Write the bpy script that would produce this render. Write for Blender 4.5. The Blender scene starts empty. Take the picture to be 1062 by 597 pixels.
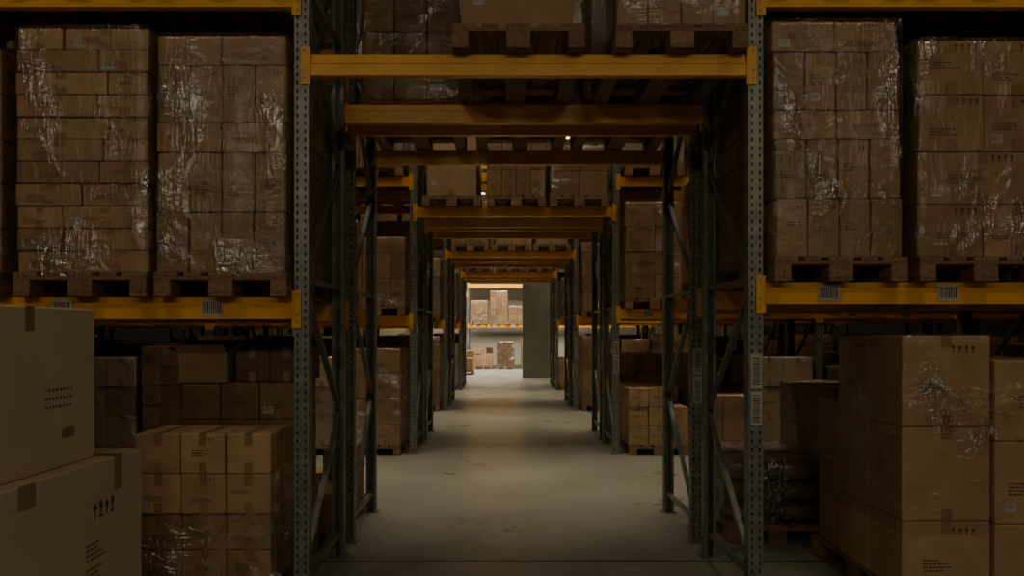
import bpy, math, random
from mathutils import Vector, Matrix, noise

random.seed(7)
scene = bpy.context.scene
COL = scene.collection

# ------------------------------------------------------------------ materials
def new_mat(name):
    m = bpy.data.materials.new(name); m.use_nodes = True
    nt = m.node_tree
    for n in list(nt.nodes):
        if n.type != 'OUTPUT_MATERIAL': nt.nodes.remove(n)
    out = [n for n in nt.nodes if n.type == 'OUTPUT_MATERIAL'][0]
    return m, nt, out

def N(nt, t, **kw):
    n = nt.nodes.new(t)
    for k, v in kw.items(): setattr(n, k, v)
    return n

def rgb(c): return (c[0], c[1], c[2], 1.0)

def noise_tex(nt, scale, detail=4, vec_scale=None, coord='Object', rot=None):
    tc = N(nt, 'ShaderNodeTexCoord')
    src = tc.outputs[coord]
    if vec_scale or rot:
        mp = N(nt, 'ShaderNodeMapping')
        if vec_scale: mp.inputs['Scale'].default_value = vec_scale
        if rot: mp.inputs['Rotation'].default_value = rot
        nt.links.new(src, mp.inputs['Vector']); src = mp.outputs['Vector']
    t = N(nt, 'ShaderNodeTexNoise')
    t.inputs['Scale'].default_value = scale
    t.inputs['Detail'].default_value = detail
    nt.links.new(src, t.inputs['Vector'])
    return t

def ramp(nt, fac, c0, c1, p0=0.3, p1=0.7):
    r = N(nt, 'ShaderNodeValToRGB')
    r.color_ramp.elements[0].position = p0; r.color_ramp.elements[0].color = rgb(c0)
    r.color_ramp.elements[1].position = p1; r.color_ramp.elements[1].color = rgb(c1)
    nt.links.new(fac, r.inputs['Fac'])
    return r

def simple(name, c0, c1, scale=6, rough=0.6, metal=0.0, bump=0.0, vs=None, tint=False, bscale=40):
    m, nt, out = new_mat(name)
    b = N(nt, 'ShaderNodeBsdfPrincipled')
    b.inputs['Roughness'].default_value = rough
    b.inputs['Metallic'].default_value = metal
    t = noise_tex(nt, scale, 5, vs)
    r = ramp(nt, t.outputs['Fac'], c0, c1)
    col = r.outputs['Color']
    if tint:
        a = N(nt, 'ShaderNodeAttribute'); a.attribute_name = 'tint'
        mx = N(nt, 'ShaderNodeMix', data_type='RGBA', blend_type='MULTIPLY')
        mx.inputs[0].default_value = 1.0
        nt.links.new(col, mx.inputs[6]); nt.links.new(a.outputs['Fac'], mx.inputs[7])
        col = mx.outputs[2]
    nt.links.new(col, b.inputs['Base Color'])
    if bump > 0:
        t2 = noise_tex(nt, bscale, 4, vs)
        bp = N(nt, 'ShaderNodeBump'); bp.inputs['Strength'].default_value = bump
        bp.inputs['Distance'].default_value = 0.01
        nt.links.new(t2.outputs['Fac'], bp.inputs['Height'])
        nt.links.new(bp.outputs['Normal'], b.inputs['Normal'])
    nt.links.new(b.outputs[0], out.inputs['Surface'])
    return m

M_CARD = simple('cardboard', (0.34, 0.21, 0.108), (0.44, 0.28, 0.155), 5, 0.75, tint=True, bump=0.15)
M_CREAM = simple('pale_cardboard', (0.58, 0.46, 0.31), (0.65, 0.53, 0.365), 3, 0.75, tint=True, bump=0.1)
M_WOOD = simple('pallet_wood', (0.17, 0.095, 0.05), (0.32, 0.19, 0.105), 9, 0.8, bump=0.3, vs=(6, 0.6, 6), tint=True)
M_TAPE = simple('packing_tape', (0.28, 0.165, 0.08), (0.34, 0.205, 0.105), 8, 0.3)
M_INK = simple('black_ink', (0.07, 0.05, 0.035), (0.10, 0.07, 0.05), 30, 0.7)
M_LABEL = simple('white_label', (0.42, 0.40, 0.35), (0.52, 0.49, 0.43), 10, 0.5)
M_ORANGE = simple('orange_beam_paint', (0.74, 0.35, 0.022), (0.88, 0.44, 0.03), 3, 0.36, bump=0.04)
M_GALV = simple('galvanised_steel', (0.17, 0.175, 0.155), (0.28, 0.285, 0.25), 14, 0.42, metal=0.5)
M_HOLE = simple('slot_shadow', (0.006, 0.006, 0.006), (0.01, 0.01, 0.01), 5, 0.9)
M_SACK = simple('brown_sack', (0.10, 0.07, 0.045), (0.16, 0.11, 0.07), 6, 0.6, bump=0.4, bscale=12)
M_DARKBOX = simple('dark_cardboard', (0.12, 0.07, 0.04), (0.18, 0.105, 0.06), 4, 0.75, tint=True)
M_PANEL = simple('grey_corrugated_metal', (0.24, 0.26, 0.23), (0.30, 0.32, 0.28), 2, 0.5, metal=0.2)
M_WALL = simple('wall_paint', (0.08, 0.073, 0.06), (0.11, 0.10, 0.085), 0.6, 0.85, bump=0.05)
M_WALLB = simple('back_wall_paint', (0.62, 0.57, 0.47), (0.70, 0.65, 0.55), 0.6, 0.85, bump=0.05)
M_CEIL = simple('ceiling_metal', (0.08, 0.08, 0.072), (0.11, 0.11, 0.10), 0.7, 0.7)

def film_mat():
    m, nt, out = new_mat('stretch_film')
    L = nt.links.new
    tr = N(nt, 'ShaderNodeBsdfTransparent'); tr.inputs[0].default_value = (0.98, 0.97, 0.95, 1)
    gl = N(nt, 'ShaderNodeBsdfGlossy'); gl.inputs['Roughness'].default_value = 0.28
    gl.inputs['Color'].default_value = (1, 1, 1, 1)
    oi = N(nt, 'ShaderNodeObjectInfo')
    def nz(scale, vs, rot, dist, det=3):
        tc = N(nt, 'ShaderNodeTexCoord')
        ad = N(nt, 'ShaderNodeVectorMath', operation='ADD')
        L(tc.outputs['Object'], ad.inputs[0]); L(oi.outputs['Location'], ad.inputs[1])
        mp = N(nt, 'ShaderNodeMapping'); mp.inputs['Scale'].default_value = vs; mp.inputs['Rotation'].default_value = rot
        L(ad.outputs[0], mp.inputs['Vector'])
        t = N(nt, 'ShaderNodeTexNoise'); t.inputs['Scale'].default_value = scale; t.inputs['Detail'].default_value = det
        t.inputs['Distortion'].default_value = dist
        L(mp.outputs[0], t.inputs['Vector'])
        return t.outputs['Fac']
    def crease(f):
        s = N(nt, 'ShaderNodeMath', operation='SUBTRACT'); s.inputs[1].default_value = .5; L(f, s.inputs[0])
        a = N(nt, 'ShaderNodeMath', operation='ABSOLUTE'); L(s.outputs[0], a.inputs[0])
        return a.outputs[0]
    def mul(a, b):
        q = N(nt, 'ShaderNodeMath', operation='MULTIPLY'); L(a, q.inputs[0])
        if isinstance(b, float): q.inputs[1].default_value = b
        else: L(b, q.inputs[1])
        return q.outputs[0]
    def addn(a, b):
        q = N(nt, 'ShaderNodeMath', operation='ADD'); L(a, q.inputs[0])
        if isinstance(b, float): q.inputs[1].default_value = b
        else: L(b, q.inputs[1])
        return q.outputs[0]
    n1 = nz(2.6, (1.6, 1.6, 5.0), (0.45, 0.4, 0.2), 1.4, 3)
    n2 = nz(4.0, (4.5, 4.5, 0.9), (-0.2, 0.25, 0.0), 0.8, 3)
    n3 = nz(2.6, (1, 1, .8), (0, 0, 0), 0.5, 3)
    mk = N(nt, 'ShaderNodeMapRange'); mk.inputs['From Min'].default_value = .53; mk.inputs['From Max'].default_value = .70
    mk.inputs['To Min'].default_value = .05; mk.inputs['To Max'].default_value = 1.0
    L(n3, mk.inputs['Value']); MK = mk.outputs[0]
    h = mul(addn(addn(crease(n1), crease(n2)), mul(n1, .8)), addn(mul(MK, .8), .2))
    bp = N(nt, 'ShaderNodeBump'); bp.inputs['Strength'].default_value = 1.0; bp.inputs['Distance'].default_value = 0.042
    L(h, bp.inputs['Height'])
    L(bp.outputs['Normal'], gl.inputs['Normal'])
    fr = N(nt, 'ShaderNodeFresnel'); fr.inputs['IOR'].default_value = 1.45
    fac = addn(addn(mul(fr.outputs[0], .35), .010), mul(MK, .28))
    m2 = N(nt, 'ShaderNodeMixShader'); L(fac, m2.inputs[0])
    L(tr.outputs[0], m2.inputs[1]); L(gl.outputs[0], m2.inputs[2])
    L(m2.outputs[0], out.inputs['Surface'])
    return m
M_FILM = film_mat()

def emis(name, col, s):
    m, nt, out = new_mat(name)
    e = N(nt, 'ShaderNodeEmission'); e.inputs[0].default_value = rgb(col); e.inputs[1].default_value = s
    nt.links.new(e.outputs[0], out.inputs['Surface']); return m
M_LAMP = emis('lamp_diffuser', (1.0, 0.86, 0.66), 6)

def floor_mat():
    m, nt, out = new_mat('concrete_floor')
    L = nt.links.new
    b = N(nt, 'ShaderNodeBsdfPrincipled')
    def mul(a, c):
        mx = N(nt, 'ShaderNodeMix', data_type='RGBA', blend_type='MULTIPLY'); mx.inputs[0].default_value = 1
        L(a, mx.inputs[6]); L(c, mx.inputs[7]); return mx.outputs[2]
    t = noise_tex(nt, 0.9, 7); t.inputs['Distortion'].default_value = 0.4; t.inputs['Roughness'].default_value = .6
    r = ramp(nt, t.outputs['Fac'], (0.26, 0.26, 0.22), (0.37, 0.37, 0.315), 0.3, 0.72)
    t2 = noise_tex(nt, 0.5, 4, (1.0, 2.2, 1.0))
    r2 = ramp(nt, t2.outputs['Fac'], (0.82, 0.82, 0.82), (1, 1, 1), 0.33, 0.62)
    t3 = noise_tex(nt, 30, 6)
    r3 = ramp(nt, t3.outputs['Fac'], (0.86, 0.86, 0.86), (1.05, 1.05, 1.05), 0.35, 0.65)
    tc = N(nt, 'ShaderNodeTexCoord'); sp = N(nt, 'ShaderNodeSeparateXYZ'); L(tc.outputs['Object'], sp.inputs[0])
    def joint(sock, off, per):
        a = N(nt, 'ShaderNodeMath', operation='ADD'); a.inputs[1].default_value = off; L(sock, a.inputs[0])
        p = N(nt, 'ShaderNodeMath', operation='PINGPONG'); p.inputs[1].default_value = per/2; L(a.outputs[0], p.inputs[0])
        g = N(nt, 'ShaderNodeMapRange'); g.inputs['From Min'].default_value = .010; g.inputs['From Max'].default_value = .026
        g.inputs['To Min'].default_value = .3; g.inputs['To Max'].default_value = 1
        L(p.outputs[0], g.inputs['Value']); return g.outputs[0]
    jm = N(nt, 'ShaderNodeMath', operation='MINIMUM'); L(joint(sp.outputs['Y'], .15, 5.49), jm.inputs[0]); L(joint(sp.outputs['X'], 2.2, 5.4), jm.inputs[1])
    c = mul(mul(mul(r.outputs[0], r2.outputs[0]), r3.outputs[0]), jm.outputs[0])
    L(c, b.inputs['Base Color'])
    rr = N(nt, 'ShaderNodeMapRange'); rr.inputs['To Min'].default_value = 0.18; rr.inputs['To Max'].default_value = 0.45
    L(t.outputs['Fac'], rr.inputs['Value']); L(rr.outputs[0], b.inputs['Roughness'])
    bp = N(nt, 'ShaderNodeBump'); bp.inputs['Strength'].default_value = 0.10; bp.inputs['Distance'].default_value = 0.01
    L(t3.outputs['Fac'], bp.inputs['Height']); L(bp.outputs[0], b.inputs['Normal'])
    L(b.outputs[0], out.inputs['Surface'])
    return m
M_FLOOR = floor_mat()

MATS = [M_CARD, M_CREAM, M_WOOD, M_TAPE, M_INK, M_LABEL, M_ORANGE, M_GALV, M_HOLE, M_SACK, M_DARKBOX, M_PANEL, M_FILM, M_LAMP]
MI = {m: i for i, m in enumerate(MATS)}

# ------------------------------------------------------------------ mesh builder
class MB:
    def __init__(s): s.v = []; s.f = []; s.m = []; s.t = []; s.sm = []
    def face(s, idx, mat, tint=1.0, smooth=False):
        s.f.append(idx); s.m.append(MI[mat]); s.t.append(tint); s.sm.append(smooth)
    def quad(s, pts, mat, tint=1.0):
        b = len(s.v); s.v += [tuple(p) for p in pts]; s.face(list(range(b, b + len(pts))), mat, tint)
    def box(s, x0, x1, y0, y1, z0, z1, mat, tint=1.0, c=0.0, M=None):
        P = []
        cx, cy, cz = (x0+x1)/2, (y0+y1)/2, (z0+z1)/2
        h = ((x1-x0)/2, (y1-y0)/2, (z1-z0)/2)
        faces = []
        if c <= 0:
            key = {}
            for sx in (-1, 1):
                for sy in (-1, 1):
                    for sz in (-1, 1):
                        key[(sx, sy, sz)] = len(P); P.append(Vector((sx*h[0], sy*h[1], sz*h[2])))
            for a in range(3):
                u, w = [i for i in range(3) if i != a]
                for sg in (-1, 1):
                    q = []
                    for (p, r) in ((-1, -1), (1, -1), (1, 1), (-1, 1)):
                        k = [0, 0, 0]; k[a] = sg; k[u] = p; k[w] = r; q.append(key[tuple(k)])
                    faces.append(q)
        else:
            key = {}
            for sx in (-1, 1):
                for sy in (-1, 1):
                    for sz in (-1, 1):
                        for a in range(3):
                            sg = (sx, sy, sz)
                            p = [sg[i]*(h[i] - (0 if i == a else c)) for i in range(3)]
                            key[(sx, sy, sz, a)] = len(P); P.append(Vector(p))
            for a in range(3):
                u, w = [i for i in range(3) if i != a]
                for sg in (-1, 1):
                    q = []
                    for (p, r) in ((-1, -1), (1, -1), (1, 1), (-1, 1)):
                        k = [0, 0, 0]; k[a] = sg; k[u] = p; k[w] = r; q.append(key[tuple(k) + (a,)])
                    faces.append(q)
            for t in range(3):
                a, b_ = [i for i in range(3) if i != t]
                for sa in (-1, 1):
                    for sb in (-1, 1):
                        def kk(st, ax):
                            k = [0, 0, 0]; k[a] = sa; k[b_] = sb; k[t] = st; return key[tuple(k) + (ax,)]
                        faces.append([kk(-1, a), kk(1, a), kk(1, b_), kk(-1, b_)])
            for sx in (-1, 1):
                for sy in (-1, 1):
                    for sz in (-1, 1):
                        faces.append([key[(sx, sy, sz, a)] for a in range(3)])
        base = len(s.v)
        for q in faces:
            n = (P[q[1]]-P[q[0]]).cross(P[q[2]]-P[q[0]])
            ctr = sum((P[i] for i in q), Vector())
            if n.dot(ctr) < 0: q.reverse()
            s.face([base + i for i in q], mat, tint)
        C = Vector((cx, cy, cz))
        for p in P:
            r = (M @ p if M else p) + C
            s.v.append((r.x, r.y, r.z))
    def strut(s, p0, p1, w, t, mat):
        p0, p1 = Vector(p0), Vector(p1); d = p1 - p0; L = d.length
        q = d.to_track_quat('Z', 'X').to_matrix()
        mid = (p0 + p1)/2
        b = len(s.v)
        s.box(-w/2, w/2, -t/2, t/2, -L/2, L/2, mat)
        for i in range(b, len(s.v)):
            r = q @ Vector(s.v[i]) + mid; s.v[i] = (r.x, r.y, r.z)
    def mesh(s, name):
        me = bpy.data.meshes.new(name)
        me.from_pydata(s.v, [], s.f)
        used = sorted(set(s.m)); rem = {u: i for i, u in enumerate(used)}
        for u in used: me.materials.append(MATS[u])
        me.polygons.foreach_set('material_index', [rem[i] for i in s.m])
        me.polygons.foreach_set('use_smooth', s.sm)
        at = me.attributes.new('tint', 'FLOAT', 'FACE')
        at.data.foreach_set('value', s.t)
        me.update(); return me

def place(name, me, loc=(0, 0, 0), rz=0.0, rx=0.0):
    o = bpy.data.objects.new(name, me); o.location = loc; o.rotation_euler = (rx, 0, rz)
    COL.objects.link(o); return o

# ------------------------------------------------------------------ pallets, cartons, film
def pallet(mb, cx=0, cy=0, z=0, W=0.8, D=1.2, rnd=random):
    bw = W/0.8
    for x, w in ((-0.35, .10), (0, .145), (0.35, .10)):
        mb.box(cx+(x-w/2)*bw, cx+(x+w/2)*bw, cy-D/2, cy+D/2, z, z+.022, M_WOOD, rnd.uniform(.7, 1.1))
        for y in (-D/2+.0725, 0, D/2-.0725):
            mb.box(cx+(x-w/2)*bw, cx+(x+w/2)*bw, cy+y-.0725, cy+y+.0725, z+.022, z+.10, M_WOOD, rnd.uniform(.75, 1.2), .003)
    for y in (-D/2+.0725, 0, D/2-.0725):
        mb.box(cx-W/2, cx+W/2, cy+y-.0725, cy+y+.0725, z+.10, z+.122, M_WOOD, rnd.uniform(.8, 1.1))
    for x, w in ((-.3275, .145), (-.17, .10), (0, .145), (.17, .10), (.3275, .145)):
        mb.box(cx+(x-w/2)*bw, cx+(x+w/2)*bw, cy-D/2, cy+D/2, z+.122, z+.144, M_WOOD, rnd.uniform(.8, 1.15), .002)

def marks(mb, O, U, V, w, h, rnd, big=False):
    n = U.cross(V).normalized() * 0.0015
    def R(u0, u1, v0, v1, mat):
        mb.quad([O+n+U*u0+V*v0, O+n+U*u1+V*v0, O+n+U*u1+V*v1, O+n+U*u0+V*v1], mat)
    k = rnd.random()
    lw = w*(0.5 if w < .4 else .3); u = w*rnd.uniform(.12, .3); v = h*rnd.uniform(.35, .6)
    th = min(.009, max(.005, h*.022))
    for r in range(rnd.choice((2, 3, 4))):
        uu = u; vv = v - r*th*2.3
        if vv < h*.08: break
        end = u + lw*rnd.uniform(.5, 1)
        while uu < end:
            d = rnd.uniform(.006, .02)*(1.3 if big else 1)
            R(uu, min(uu+d, w*.95), vv, vv+th, M_INK); uu += d + .006
    if k < .4 or big:   # handling icons
        s_ = .03 if big else .016
        for i in range(4 if big else 3):
            uu = w*.55 + i*s_*1.3; vv = h*.82
            if uu + s_ > w*.97: break
            if i % 2 == 0:
                R(uu+s_*.4, uu+s_*.6, vv, vv+s_, M_INK)
                mb.quad([O+n+U*(uu+s_*.1)+V*(vv+s_*.8), O+n+U*(uu+s_*.9)+V*(vv+s_*.8), O+n+U*(uu+s_*.5)+V*(vv+s_*1.5)], M_INK)
            else:
                R(uu+s_*.15, uu+s_*.85, vv, vv+s_*.12, M_INK); R(uu+s_*.42, uu+s_*.58, vv, vv+s_*.7, M_INK)
                R(uu+s_*.2, uu+s_*.8, vv+s_*.6, vv+s_*1.2, M_INK)
    if k > .88:
        a = min(.07, w*.4); b = min(.05, h*.35); u0 = w*.1; v0 = h*.15
        R(u0, u0+a, v0, v0+b, M_LABEL)
        n *= 1.6
        q = u0+.006
        while q < u0+a-.01:
            R(q, q+.003, v0+b*.25, v0+b*.85, M_INK); q += rnd.choice((.008, .011, .014))

def carton(mb, x0, x1, y0, y1, z0, z1, mat=None, tint=1.0, rnd=random, front=True, left=False, right=False, top=False, big=False, tape=True, yaw=0.0):
    mat = mat or M_CARD
    b = len(mb.v)
    mb.box(x0, x1, y0, y1, z0, z1, mat, tint, min(.006, (z1-z0)*.06))
    w, d, h = x1-x0, y1-y0, z1-z0
    X, Y, Z = Vector((1, 0, 0)), Vector((0, 1, 0)), Vector((0, 0, 1))
    tw = .024 if w < .35 else .032
    if tape:
        cx = (x0+x1)/2; e = .0012; dr = min(.07, h*.3)
        if top: mb.quad([(cx-tw, y0, z1+e), (cx+tw, y0, z1+e), (cx+tw, y1, z1+e), (cx-tw, y1, z1+e)], M_TAPE)
        if front:
            mb.quad([(cx-tw, y0-e, z1-dr), (cx+tw, y0-e, z1-dr), (cx+tw, y0-e, z1), (cx-tw, y0-e, z1)], M_TAPE)
            mb.quad([(cx-tw, y0-e, z0), (cx+tw, y0-e, z0), (cx+tw, y0-e, z0+dr), (cx-tw, y0-e, z0+dr)], M_TAPE)
    if front and rnd.random() < .85: marks(mb, Vector((x0, y0, z0)), X, Z, w, h, rnd, big)
    if left and rnd.random() < .7: marks(mb, Vector((x0, y1, z0)), -Y, Z, d, h, rnd, big)
    if right and rnd.random() < .7: marks(mb, Vector((x1, y0, z0)), Y, Z, d, h, rnd, big)
    if yaw:
        c = Vector(((x0+x1)/2, (y0+y1)/2, 0)); M = Matrix.Rotation(yaw, 3, 'Z')
        for i in range(b, len(mb.v)):
            p = Vector(mb.v[i]); r = M @ (p-c) + c; mb.v[i] = (r.x, r.y, r.z)

def film(mb, x0, x1, y0, y1, z0, z1, seed=0, top=True, amp=.007, rows=()):
    """wrinkled stretch-film sleeve round a load"""
    r = .03; nx, ny = 18, 20
    pts = []
    g = .009
    X0, X1, Y0, Y1 = x0-g, x1+g, y0-g, y1+g
    def side(ax, ay, bx, by, n):
        for i in range(n):
            t = i/n; pts.append((ax+(bx-ax)*t, ay+(by-ay)*t))
    side(X0+r, Y0, X1-r, Y0, nx); side(X1-r, Y0, X1, Y0+r, 2); side(X1, Y0+r, X1, Y1-r, ny); side(X1, Y1-r, X1-r, Y1, 2)
    side(X1-r, Y1, X0+r, Y1, nx); side(X0+r, Y1, X0, Y1-r, 2); side(X0, Y1-r, X0, Y0+r, ny); side(X0, Y0+r, X0+r, Y0, 2)
    n = len(pts); nz = max(4, int((z1-z0)/.05))
    b = len(mb.v); cx, cy = (x0+x1)/2, (y0+y1)/2
    for k in range(nz+1):
        z = z0 + (z1+.008-z0)*k/nz
        for i, (px, py) in enumerate(pts):
            nn = noise.noise(Vector((px*4+seed*3.1, py*4, z*8+px*3+seed)))*amp*1.3 + noise.noise(Vector((px*14, py*14+seed, z*3)))*amp*.8
            sx = 1 if px > cx else -1; sy = 1 if py > cy else -1
            onx = abs(px-cx) >= (X1-X0)/2 - r*.5; ony = abs(py-cy) >= (Y1-Y0)/2 - r*.5
            o = max(-.005, nn)
            mb.v.append((px + (sx*o if onx else 0), py + (sy*o if ony else 0), z))
    for k in range(nz):
        for i in range(n):
            j = (i+1) % n
            mb.face([b+k*n+i, b+k*n+j, b+(k+1)*n+j, b+(k+1)*n+i], M_FILM, 1, True)
    if top:
        base = b+nz*n
        b2 = len(mb.v)
        for i, (px, py) in enumerate(pts):
            mb.v.append((cx+(px-cx)*.72, cy+(py-cy)*.72, z1+.006+.004*noise.noise(Vector((px*9, py*9, seed)))))
        for i in range(n):
            j = (i+1) % n
            mb.face([base+i, base+j, b2+j, b2+i], M_FILM, 1, True)

def load_mesh(name, rows, W=.8, D=1.2, wrap=True, seed=1, mat=None, base=.85, pal=True, lean=0.0, wrapz=None, amp=.007, drop=0.0):
    """rows: list of (columns, depth_count, height[, inset])"""
    rnd = random.Random(seed)
    mb = MB(); z = 0.0
    if pal: pallet(mb, rnd=rnd); z = .145
    zt = z; mat = mat or M_CARD
    for ri, row in enumerate(rows):
        nc, nd, h = row[:3]; ins = row[3] if len(row) > 3 else 0
        off = lean*ri + rnd.uniform(-.006, .006)
        w = (W-2*ins)/nc; d = (D-.04-2*ins)/nd
        rt = rnd.uniform(.88, 1.1)
        split = None
        if len(row) > 4: split = row[4]
        for i in range(nc):
            for j in range(nd):
                if j not in (0, nd-1) and i not in (0, nc-1) and ri < len(rows)-1: continue
                if ri == len(rows)-1 and drop and rnd.random() < drop: continue
                xa, xb = -W/2+ins+w*i, -W/2+ins+w*(i+1)
                if split is not None:
                    xa, xb = ((-W/2, -W/2+W*split), (-W/2+W*split, W/2))[i]
                g = .002 + rnd.random()*.004
                ya, yb = -D/2+.02+ins+d*j, -D/2+.02+ins+d*(j+1)
                sh = rnd.uniform(-.003, .012) if j == 0 else 0
                carton(mb, xa+off+g, xb+off-g, ya+sh+g, yb+min(sh, 0)-g, zt, zt+h-.003-rnd.random()*.003, mat, base*rt*rnd.uniform(.80, 1.15), rnd,
                       front=(j == 0), left=(i == 0), right=(i == nc-1), top=(ri == len(rows)-1), big=(w > .35 and h > .3))
        zt += h
    if wrap:
        wz = wrapz or zt
        lo, hi = min(0, lean*len(rows)), max(0, lean*len(rows))
        film(mb, -W/2+lo, W/2+hi, -D/2+.015, D/2-.015, .10 if pal else 0.02, wz, seed, amp=amp)
    me = mb.mesh(name)
    me['h'] = zt
    return me

# variants
L_TALL = load_mesh('wrapped_tall_cartons', [(4, 3, .365), (4, 3, .36), (2, 3, .18), (4, 3, .35), (2, 3, .18)], W=.785, seed=11, base=1.0)
L_TALL2 = load_mesh('wrapped_tall_cartons_leaning', [(4, 3, .355), (4, 3, .36), (2, 3, .175), (4, 3, .35), (2, 3, .185)], W=.76, seed=12, base=.95, lean=-.008)
flat = []
rr = random.Random(5)
for i in range(11): flat.append((2, 3, .1345, 0, rr.choice((.62, .70, .35, .66, .5))))
L_FLAT = load_mesh('wrapped_flat_cartons', flat, W=.80, seed=13, base=1.05, amp=.004)
L_BIG = load_mesh('wrapped_large_cartons', [(2, 2, .32), (1, 2, .32), (2, 2, .34), (2, 2, .33)], W=.80, seed=14, base=.9, amp=.02)
L_MED = load_mesh('wrapped_medium_cartons', [(3, 3, .27)]*5, W=.79, seed=15, base=.85)
L_MED2 = load_mesh('cartons_on_pallet', [(2, 3, .30)]*4, W=.78, seed=16, wrap=False, base=.85, drop=.3)
L_DARK = load_mesh('dark_cartons_on_pallet', [(2, 2, .36)]*3, W=.78, seed=17, wrap=True, mat=M_DARKBOX, base=1.2)
L_ONE = load_mesh('large_carton_on_pallet', [(1, 1, .95, .035)], W=.76, seed=18, wrap=False, base=1.0)
L_THREE = load_mesh('carton_row_on_pallet', [(4, 3, .36), (4, 3, .36), (2, 2, .2)], W=.79, seed=19, wrap=True, base=.95)
L_LOW = load_mesh('low_carton_pallet', [(3, 4, .26), (3, 4, .26)], W=.79, seed=20, wrap=False, base=.85, drop=.35)
L_LOW3 = load_mesh('small_carton_pallet', [(3, 4, .26), (3, 4, .26), (3, 4, .26)], W=.82, seed=24, wrap=False, base=1.0, drop=.3)
L_PALE = load_mesh('wrapped_pale_cartons', [(2, 2, .40), (2, 2, .40), (2, 2, .40)], W=.79, seed=21, mat=M_CREAM, base=.7)
L_SHORT = load_mesh('short_wrapped_cartons', [(2, 2, .34), (2, 2, .34)], W=.79, seed=22, base=.9)
GEN = [L_TALL, L_TALL2, L_FLAT, L_BIG, L_MED, L_MED2, L_DARK, L_PALE, L_SHORT, L_THREE]
GENF = [L_MED, L_MED2, L_DARK, L_TALL, L_LOW3, L_FLAT, L_PALE, L_BIG]
def put(me, x, y, z):
    nm = me.name
    return place(nm, me, (x, y, z))

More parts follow.
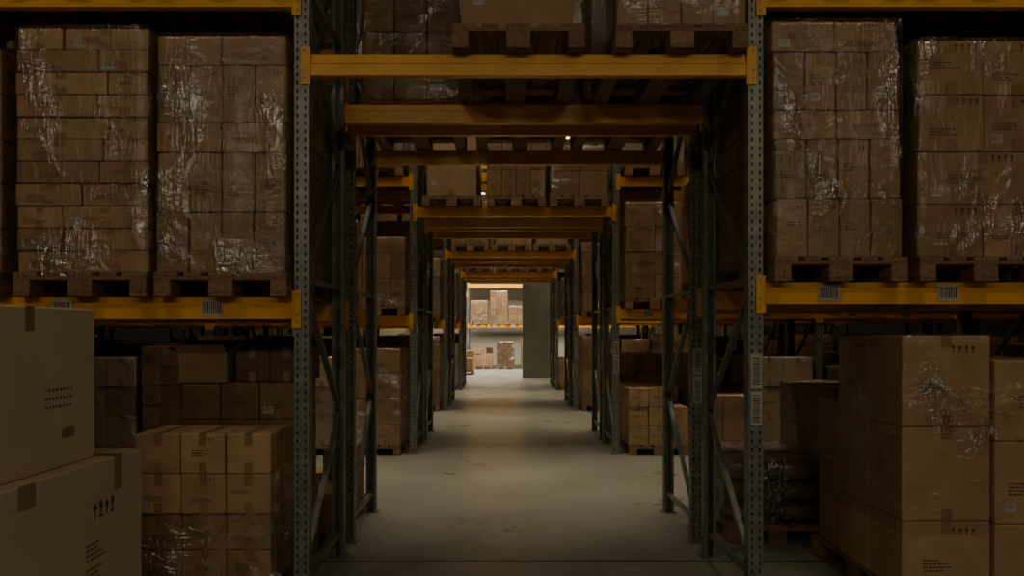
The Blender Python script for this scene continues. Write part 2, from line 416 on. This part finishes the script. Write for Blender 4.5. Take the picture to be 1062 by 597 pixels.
# ------------------------------------------------------------------ rack
XC = 0.155; CLEAR = 2.70; UW = .09; PITCH = CLEAR+UW; DEPTH = 1.05
LV_L, LV_R, LV_T, LV_U, LV_TOP = 1.907, 2.0, 3.40, 3.82, 5.60
UP_H = 6.0
def rack_mesh(nb=3):
    mb = MB(); rnd = random.Random(3)
    xs = []
    for k in range(nb+1):
        xs.append(-(CLEAR/2+UW/2) - k*PITCH); xs.append((CLEAR/2+UW/2) + k*PITCH)
    xs.sort()
    for ux in xs:
        for y0 in (0, DEPTH-.075):
            fy = y0 if y0 == 0 else y0+.075
            sgn = 1 if y0 == 0 else -1
            def yb(a, b):
                p, q = fy+sgn*a, fy+sgn*b; return (min(p, q), max(p, q))
            a, b = yb(0, .006); mb.box(ux-UW/2, ux+UW/2, a, b, 0, UP_H, M_GALV)
            for sx in (-1, 1):
                a, b = yb(.006, .075); xa, xb = sorted((ux+sx*UW/2, ux+sx*(UW/2-.005)))
                mb.box(xa, xb, a, b, 0, UP_H, M_GALV)
                a, b = yb(.07, .075); xa, xb = sorted((ux+sx*(UW/2-.005), ux+sx*(UW/2-.024)))
                mb.box(xa, xb, a, b, 0, UP_H, M_GALV)
            e = .0012
            yf = fy-sgn*e
            z = .06
            while z < UP_H-.05:
                for sx in (-.024, .024):
                    s1, s2 = (.0065, .0035)
                    mb.quad([(ux+sx-s2, yf, z), (ux+sx+s2, yf, z), (ux+sx+s1, yf, z+.024), (ux+sx-s1, yf, z+.024)], M_HOLE)
                for sx in (-1, 1):
                    xx = ux+sx*(UW/2+e); ym = fy+sgn*.035
                    mb.quad([(xx, ym-.005, z+.01), (xx, ym+.005, z+.01), (xx, ym+.005, z+.028), (xx, ym-.005, z+.028)], M_HOLE)
                z += .05
            mb.box(ux-.07, ux+.07, y0-.02, y0+.095, 0.0, .008, M_GALV)
        ya, ybk = .045, DEPTH-.045
        z = .18; k = 0
        mb.strut((ux, ya, z), (ux, ybk, z), .03, .04, M_GALV)
        while z+.95 < UP_H:
            if k % 2 == 0: mb.strut((ux, ya, z+.02), (ux, ybk, z+.9), .03, .035, M_GALV)
            else: mb.strut((ux, ybk, z+.02), (ux, ya, z+.9), .03, .035, M_GALV)
            z += .92; k += 1
            if k % 2 == 0: mb.strut((ux, ya, z), (ux, ybk, z), .03, .035, M_GALV)
    def beam(x0, x1, zt, labels=()):
        for back in (0, 1):
            f = (lambda y: y) if not back else (lambda y: DEPTH-y)
            def bx(xa, xb, ya, yb_, za, zb, c=0.002):
                p, q = sorted((f(ya), f(yb_))); mb.box(xa, xb, p, q, za, zb, M_ORANGE, 1, c)
            bx(x0, x1, -.004, .05, zt-.135, zt-.045)
            bx(x0, x1, .008, .05, zt-.045, zt)
            bx(x0, x1, -.009, -.004, zt-.135, zt-.120, 0)
            bx(x0, x1, -.009, -.004, zt-.057, zt-.045, 0)
            for xe, sg in ((x0, 1), (x1, -1)):
                xa, xb = sorted((xe-sg*.045, xe+sg*.012)); bx(xa, xb, -.014, -.0015, zt-.19, zt+.04)
                for dz in (-.16, -.11, .01):
                    mb.box(*sorted((xe-sg*.032, xe-sg*.020)), *sorted((f(-.018), f(-.014))), zt+dz, zt+dz+.012, M_GALV)
        for lx in labels:
            mb.quad([(lx-.065, -.0105, zt-.118), (lx+.065, -.0105, zt-.118), (lx+.065, -.0105, zt-.015), (lx-.065, -.0105, zt-.015)], M_LABEL)
            q = lx-.055
            while q < lx+.05:
                w = rnd.choice((.004, .006, .009)); mb.quad([(q, -.0120, zt-.098), (q+w, -.0120, zt-.098), (q+w, -.0120, zt-.03), (q, -.0120, zt-.03)], M_INK); q += w+.006
    h = CLEAR/2
    beam(-h, h, LV_T); beam(-h, h, LV_TOP-.3)
    for k in range(nb):
        xl0, xl1 = -h-UW-k*PITCH-CLEAR, -h-UW-k*PITCH
        beam(xl0, xl1, LV_L, (xl1-.5, xl1-1.42, xl1-2.3)); beam(xl0, xl1, LV_U); beam(xl0, xl1, LV_TOP)
        xr0, xr1 = h+UW+k*PITCH, h+UW+k*PITCH+CLEAR
        beam(xr0, xr1, LV_R, (xr0+.40, xr0+1.13, xr0+2.0)); beam(xr0, xr1, LV_U); beam(xr0, xr1, LV_TOP)
    ux = h+UW/2
    for z0 in (1.12, 1.35):
        mb.quad([(ux-.03, -.003, z0), (ux+.036, -.003, z0), (ux+.036, -.003, z0+.21), (ux-.03, -.003, z0+.21)], M_LABEL)
        q = z0+.02
        while q < z0+.19:
            w = rnd.choice((.003, .005, .008)); mb.quad([(ux-.02, -.0045, q), (ux+.026, -.0045, q), (ux+.026, -.0045, q+w), (ux-.02, -.0045, q+w)], M_INK); q += w+.006
    return mb.mesh('pallet_rack')
RACK = rack_mesh(3)
ROWS = [4.44, 5.79, 9.93, 11.28, 15.42, 16.77, 20.91, 22.26]
for y in ROWS: place('pallet_rack', RACK, (XC, y, 0))

PY = .50
def slots(side, k):
    h = CLEAR/2; s = -1 if side == 'L' else 1
    c = XC + s*(h+UW+k*PITCH+CLEAR/2)
    return [c-.88, c, c+.88]
rg = random.Random(21)
for ri, y in enumerate(ROWS):
    nb = 3
    for side in ('L', 'R'):
        for k in range(nb):
            for si, x in enumerate(slots(side, k)):
                near = (ri == 0 and k == 0)
                lv = LV_L if side == 'L' else LV_R
                jx = rg.uniform(-.02, .02)
                if not near:
                    if rg.random() < .92: put(rg.choice(GEN), x+jx, y+PY, lv+.001)
                    skip = (ri == 0) or (ri == 1 and k == 0)
                    if not skip and rg.random() < .92:
                        if not (ri == 2 and k == 0): put(rg.choice(GENF), x+jx, y+PY, .001)
                if rg.random() < .9: put(rg.choice([L_SHORT, L_MED, L_TALL, L_THREE, L_PALE]), x-jx, y+PY, LV_U+.001)
    if ri >= 2:
        for x in (XC-.86, XC+.02, XC+.88):
            put(rg.choice([L_THREE, L_SHORT, L_ONE, L_MED2]), x, y+PY, LV_T+.001)

# ---- front rack, chosen loads
yA = ROWS[0]
yl = yA-.10+.6
put(L_TALL, -1.70, yl, LV_L+.001)
put(L_FLAT, -2.545, yl, LV_L+.001)
put(L_MED, -3.43, yl, LV_L+.001)
put(L_TALL2, 2.03, yl, LV_R+.001)
put(L_BIG, 2.90, yl, LV_R+.001)
put(L_MED, 3.80, yl, LV_R+.001)
put(L_ONE, 0.09, yl, LV_T+.001)
put(L_THREE, 1.075, yl, LV_T+.001)
yB = ROWS[1]
put(L_MED, XC-.90, yB+.55, LV_T+.001)
put(L_SHORT, XC+.0, yB+.55, LV_T+.001)
put(L_BIG, XC+.88, yB+.55, LV_T+.001)

yC = ROWS[2]
put(L_LOW3, 2.12, yC+.5, .001)
put(L_SHORT, 3.0, yC+.5, .001)
put(L_PALE, 3.82, yC+.5, .001)
put(L_BIG, -1.80, yC+.5, .001)
put(L_PALE, -2.68, yC+.5, .001)
put(L_PALE, -3.5, yC+.5, .001)

# ------------------------------------------------------------------ floor goods, left front
def big_cartons():
    mb = MB(); rnd = random.Random(41)
    pallet(mb, -2.5, 3.3, 0, 1.0, 1.4, rnd)
    carton(mb, -3.00, -2.0, 2.55, 4.0, .145, 1.055, M_CREAM, 1.0, rnd, right=False, big=True, tape=False)
    e = .0015
    mb.quad([(-2.0+e, 3.72, .88), (-2.0+e, 3.79, .88), (-2.0+e, 3.79, 1.055), (-2.0+e, 3.72, 1.055)], M_TAPE)
    mb.quad([(-2.0+e, 2.98, .95), (-2.0+e, 3.09, .95), (-2.0+e, 3.09, 1.055), (-2.0+e, 2.98, 1.055)], M_TAPE)
    mb.quad([(-3.0, 3.72, 1.0565), (-2.0, 3.72, 1.0565), (-2.0, 3.79, 1.0565), (-3.0, 3.79, 1.0565)], M_TAPE)
    X = -2.0+.003
    for i in range(4):
        y = 3.52+i*.052; z = .78
        mb.quad([(X, y+.016, z), (X, y+.024, z), (X, y+.024, z+.05), (X, y+.016, z+.05)], M_INK)
        if i % 2 == 0: mb.quad([(X, y, z+.045), (X, y+.040, z+.045), (X, y+.020, z+.08)], M_INK)
        else:
            mb.quad([(X, y+.003, z), (X, y+.037, z), (X, y+.037, z+.008), (X, y+.003, z+.008)], M_INK)
            mb.quad([(X, y+.005, z+.045), (X, y+.035, z+.045), (X, y+.030, z+.08), (X, y+.010, z+.08)], M_INK)
    for r in range(10):
        y = 3.46
        z = .66-r*.024
        if r == 4: continue
        for _ in range(rnd.choice((5, 7, 9))):
            d = rnd.uniform(.006, .02); mb.quad([(X, y, z), (X, y+d, z), (X, y+d, z+.009), (X, y, z+.009)], M_INK); y += d+.007
    return mb.mesh('large_pale_carton')
place('large_pale_carton', big_cartons())
def tall_carton():
    mb = MB(); rnd = random.Random(42)
    carton(mb, -2.95, -2.09, 2.72, 3.70, 1.057, 1.81, M_CREAM, 1.05, rnd, right=False, big=True, tape=False, top=True)
    X = -2.09+.0015
    mb.quad([(X, 3.16, 1.70), (X, 3.22, 1.70), (X, 3.22, 1.81), (X, 3.16, 1.81)], M_TAPE, 1)
    for r in range(3):
        y = 3.30; z = 1.42-r*.04
        while y < 3.50:
            d = rnd.uniform(.008, .016); mb.quad([(X, y, z), (X, y+d, z), (X, y+d, z+.012), (X, y, z+.012)], M_INK); y += d+.014
    y = 3.42
    while y < 3.52:
        w = rnd.choice((.005, .008)); mb.quad([(X, y, 1.19), (X, y+w, 1.19), (X, y+w, 1.24), (X, y, 1.24)], M_INK); y += w+.007
    return mb.mesh('tall_pale_carton')
place('tall_pale_carton', tall_carton())

def left_stack():
    mb = MB(); rnd = random.Random(43)
    x0 = -2.23; pallet(mb, -1.83, 5.0, 0, .8, 1.2, rnd)
    z = .145
    for r in range(2):
        for i in range(3):
            for j in range(3):
                w = .27
                carton(mb, x0+w*i+.002, x0+w*(i+1)-.002, 4.41+.39*j, 4.41+.39*(j+1)-.004, z, z+.216, M_CARD, rnd.uniform(.8, 1.05), rnd, front=j == 0, right=i == 2)
        z += .22
    film(mb, x0, x0+.81, 4.41, 5.58, .10, z+.0, 5, amp=.035, top=False)
    for r in range(2):
        for i in range(3):
            for j in range(2):
                w = .275
                carton(mb, x0-.01+w*i+.003, x0-.01+w*(i+1)-.003, 4.40+.27*j, 4.40+.27*(j+1)-.006, z, z+.243, M_CARD, rnd.uniform(1.0, 1.3), rnd, front=j == 0, right=i == 2, top=True, yaw=rnd.uniform(-.025, .025))
        z += .246
    zz = .585
    for r in range(3):
        for i in range(3):
            carton(mb, x0+.27*i+.004, x0+.27*(i+1)-.004, 5.0, 5.5, zz, zz+.25, M_CARD, rnd.uniform(.6, .8), rnd, front=True, right=i == 2, top=True, yaw=rnd.uniform(-.02, .02))
        zz += .253
    for i in range(2):
        carton(mb, x0+.36+.24*i, x0+.36+.24*i+.235, 5.05, 5.5, zz, zz+.24, M_DARKBOX, rnd.uniform(.9, 1.1), rnd, front=True, right=i == 1, top=True)
    a0, a1, b0, b1, c0, c1 = x0+.0, x0+.33, 4.97, 5.25, zz, zz+.20
    t = .005
    mb.box(a0, a1, b0, b0+t, c0, c1, M_CARD, .8); mb.box(a0, a1, b1-t, b1, c0, c1, M_CARD, .7)
    mb.box(a0, a0+t, b0+t, b1-t, c0, c1, M_CARD, .7); mb.box(a1-t, a1, b0+t, b1-t, c0, c1, M_CARD, .75)
    mb.box(a0+t, a1-t, b0+t, b1-t, c0, c0+t, M_CARD, .6)
    mb.quad([(a0, b0, c1), (a1, b0, c1), (a1+.01, b0-.09, c1+.06), (a0-.01, b0-.09, c1+.06)], M_CARD, .85)
    mb.quad([(a1, b0, c1), (a1, b1, c1), (a1+.10, b1+.01, c1+.07), (a1+.10, b0-.01, c1+.07)], M_CARD, 1.1)
    mb.quad([(a0, b1, c1), (a1, b1, c1), (a1+.01, b1+.05, c1+.12), (a0-.01, b1+.05, c1+.12)], M_CARD, .9)
    mb.quad([(a0, b0, c1), (a0, b1, c1), (a0-.10, b1, c1+.04), (a0-.10, b0, c1+.04)], M_CARD, .8)
    b = len(mb.v); nx, nz = 14, 22
    for k in range(nz+1):
        for i in range(nx+1):
            u, v = i/nx, k/nz
            x = x0+.50+.38*u; y = 4.37-.05*math.sin(v*5+u*4)*(1-u*.3)
            z_ = .88-.70*v - .40*(1-u)*(1-v)
            p = Vector((x*7, y*7, z_*7))
            mb.v.append((x+.03*noise.noise(p), y+.045*noise.noise(p*1.7)-.02, z_+.03*noise.noise(p*2)))
    for k in range(nz):
        for i in range(nx):
            q = b+k*(nx+1)+i; mb.face([q, q+1, q+nx+2, q+nx+1], M_FILM, 1, True)
    return mb.mesh('loose_carton_stack')
place('loose_carton_stack', left_stack())

# ------------------------------------------------------------------ floor goods, right front
def right_stack():
    mb = MB(); rnd = random.Random(51)
    pallet(mb, 2.86, 4.92, 0, 1.0, 1.25, rnd)
    x0, x1, x2 = 2.37, 2.90, 3.45
    zs = [.145, .57, 1.13, 1.675]
    for r in range(3):
        for j in range(2):
            carton(mb, x0+.003, x1-.003, 4.30+.41*j, 4.30+.41*(j+1)-.005, zs[r], zs[r+1]-.004, M_CARD, rnd.uniform(1.0, 1.15), rnd, front=j == 0, left=True, top=r == 2, big=True)
    carton(mb, x0+.03, x1, 5.13, 5.5, .145, 1.2, M_CARD, .7, rnd, left=True)
    zs = [.145, .56, 1.05, 1.53]
    for r in range(3):
        carton(mb, x1+.005, x2, 4.27, 5.1, zs[r], zs[r+1]-.004, M_CARD, rnd.uniform(1.0, 1.15), rnd, front=True, left=True, top=r == 2, big=True)
    film(mb, x0, x1, 4.30, 5.12, .50, 1.675, 8, amp=.018)
    for s_ in range(4):
        b = len(mb.v); n = 26
        p0 = Vector((2.52, 4.25, 1.46-.02*s_)); p1 = Vector((3.05, 4.15, .98+.14*s_))
        for i in range(n+1):
            t = i/n; p = p0.lerp(p1, t); p.z -= .05*math.sin(t*math.pi)
            for w in (-1, -.6, -.2, .2, .6, 1):
                q = Vector((t*9+s_*5, w*2, s_))
                ww = (.010+.05*t)*w
                mb.v.append((p.x+.012*noise.noise(q), p.y+.03*noise.noise(q*2.1), p.z+ww+.015*noise.noise(q*1.3)))
        for i in range(n):
            for w in range(5):
                q = b+i*6+w; mb.face([q, q+1, q+7, q+6], M_FILM, 1, True)
    return mb.mesh('wrapped_tall_carton_stack')
place('wrapped_tall_carton_stack', right_stack())

def sack_pallet(seed=1, rows=3):
    mb = MB(); rnd = random.Random(seed)
    pallet(mb, rnd=rnd)
    def sack(cx, cy, cz, a, b_, c):
        base = len(mb.v); nu, nv = 20, 10
        for i in range(nv+1):
            ph = -math.pi/2+math.pi*i/nv
            for j in range(nu):
                th = 2*math.pi*j/nu
                def sp(v, e): return math.copysign(abs(v)**e, v)
                x = a*sp(math.cos(ph), .5)*sp(math.cos(th), .45); y = b_*sp(math.cos(ph), .5)*sp(math.sin(th), .45); z = c*sp(math.sin(ph), .8)
                k = noise.noise(Vector((x*8+seed, y*8+cz*5, z*12+cx*3)))*.02
                mb.v.append((cx+x*(1+k*2), cy+y*(1+k*2), cz+z+k*.5))
        for i in range(nv):
            for j in range(nu):
                j2 = (j+1) % nu
                mb.face([base+i*nu+j, base+i*nu+j2, base+(i+1)*nu+j2, base+(i+1)*nu+j], M_SACK, 1, True)
    for r in range(rows):
        z = .145+.085+r*.165
        for i in range(2):
            for j in range(2):
                sack(-.2+.4*i+rnd.uniform(-.01, .01), -.3+.6*j, z, .20, .30, .09)
    film(mb, -.40, .40, -.58, .58, .12, .145+rows*.165, seed, amp=.03)
    return mb.mesh('wrapped_sack_pallet')
SACK = sack_pallet(3, 3)
place('wrapped_sack_pallet', SACK, (2.20, yB+.60, .001))
place('wrapped_sack_pallet', SACK, (3.87, yB+.55, .001))
put(L_LOW, -1.72, yB+.55, .001)
put(L_DARK, 3.03, yB+.55, .001)

# ------------------------------------------------------------------ far end
def panel():
    mb = MB(); x = 0
    n = 14; w = 1.06/n
    for i in range(n):
        mb.box(i*w, i*w+w*.55, -.03, .03, 0, 4.6, M_PANEL, 1, .004)
        mb.box(i*w+w*.55, (i+1)*w, -.005, .03, 0, 4.6, M_PANEL, 1)
    mb.box(-.03, 1.09, .03, .09, 4.5, 4.6, M_PANEL)
    return mb.mesh('corrugated_partition')
place('corrugated_partition', panel(), (.68, 26, 0))
place('pallet_rack', RACK, (-3.0, 32.6, 0))
for x, l in ((-1.1, L_THREE), (-.2, L_MED), (.62, L_SHORT), (1.42, L_PALE)): put(l, x, 33.15, LV_R+.001)
put(L_LOW3, -.9, 33.1, .001); put(L_DARK, .1, 33.1, .001); put(L_MED2, 1.2, 33.1, .001)
put(L_LOW3, -1.55, 28.3, .001)

# ------------------------------------------------------------------ room shell
def shell(name, x0, x1, y0, y1, z0, z1, mat):
    me = bpy.data.meshes.new(name)
    v = [(x, y, z) for x in (x0, x1) for y in (y0, y1) for z in (z0, z1)]
    f = [(0, 1, 3, 2), (4, 6, 7, 5), (0, 4, 5, 1), (2, 3, 7, 6), (0, 2, 6, 4), (1, 5, 7, 3)]
    me.from_pydata(v, [], f); me.materials.append(mat); me.update()
    return place(name, me)
shell('floor', -13, 13, -7, 37, -.1, 0, M_FLOOR)
shell('ceiling', -13, 13, -7, 37, 9, 9.1, M_CEIL)
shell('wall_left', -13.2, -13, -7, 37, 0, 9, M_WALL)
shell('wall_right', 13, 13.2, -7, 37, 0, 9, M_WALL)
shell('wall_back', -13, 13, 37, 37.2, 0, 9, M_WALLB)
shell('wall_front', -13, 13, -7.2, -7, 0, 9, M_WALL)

# ------------------------------------------------------------------ lamps
def lamp_mesh(hang=True):
    mb = MB()
    mb.box(-.75, .75, -.16, .16, 0, .07, M_GALV, 1, .01)
    mb.box(-.72, .72, -.13, .13, -.012, 0, M_LAMP)
    if hang:
        for x in (-.6, .6): mb.strut((x, 0, .07), (x, 0, 1.5), .012, .012, M_GALV)
    else:
        for x in (-.6, .6): mb.strut((x, 0, .07), (x, -.9, .95), .04, .04, M_GALV)
    return mb.mesh('linear_bay_lamp' if hang else 'fill_flood_lamp')
LM = lamp_mesh(); LW = lamp_mesh(False)
def lamp(x, y, power, z=7.5, col=(1.0, .85, .60), spread=180, rx=0.0):
    o = place('linear_bay_lamp' if not rx else 'fill_flood_lamp', LM if not rx else LW, (x, y, z), 0, rx)
    ld = bpy.data.lights.new('bay_light', 'AREA'); ld.shape = 'RECTANGLE'; ld.size = 1.44; ld.size_y = .26
    ld.energy = power; ld.color = col; ld.spread = math.radians(spread)
    lo = bpy.data.objects.new('tube_light', ld); COL.objects.link(lo); lo.parent = o; lo.location = (0, 0, -.03)
for x in (-4.5, -1.5, 1.8, 5): lamp(x, -5.9, 27, z=5.4, rx=math.radians(68))  # added floods, unseen behind camera, to light rack fronts and film highlights
for x in (-3.4, 3.4): lamp(x, 1.2, 24, spread=110)
for y, p in ((8.4, 15), (13.9, 18), (19.4, 21)):
    for x in (-2.4, .2, 2.8): lamp(x, y, p, spread=42)
    for x in (-4.9, -1.1, 1.5, 5.3): lamp(x, y, 13, z=6.9, spread=150)  # added wide fill lamps, brighten the loads facing the aisles
for x in (-2.0, 2.5): lamp(x, 25.5, 70, spread=80)
for x in (-1.5, 1.5): lamp(x, 30.5, 480, col=(1, .90, .74), spread=120)

w = bpy.data.worlds.new('world'); scene.world = w; w.use_nodes = True
w.node_tree.nodes['Background'].inputs[0].default_value = (.02, .017, .013, 1)

# ------------------------------------------------------------------ camera
cd = bpy.data.cameras.new('camera'); cam = bpy.data.objects.new('camera', cd); COL.objects.link(cam)
cam.location = (0, 0, 1.7); cam.rotation_euler = (math.radians(90), 0, 0)
cd.sensor_width = 36; cd.lens = 25.42; cd.shift_x = 9/1062; cd.shift_y = 44.5/1062
cd.clip_end = 200
scene.camera = cam
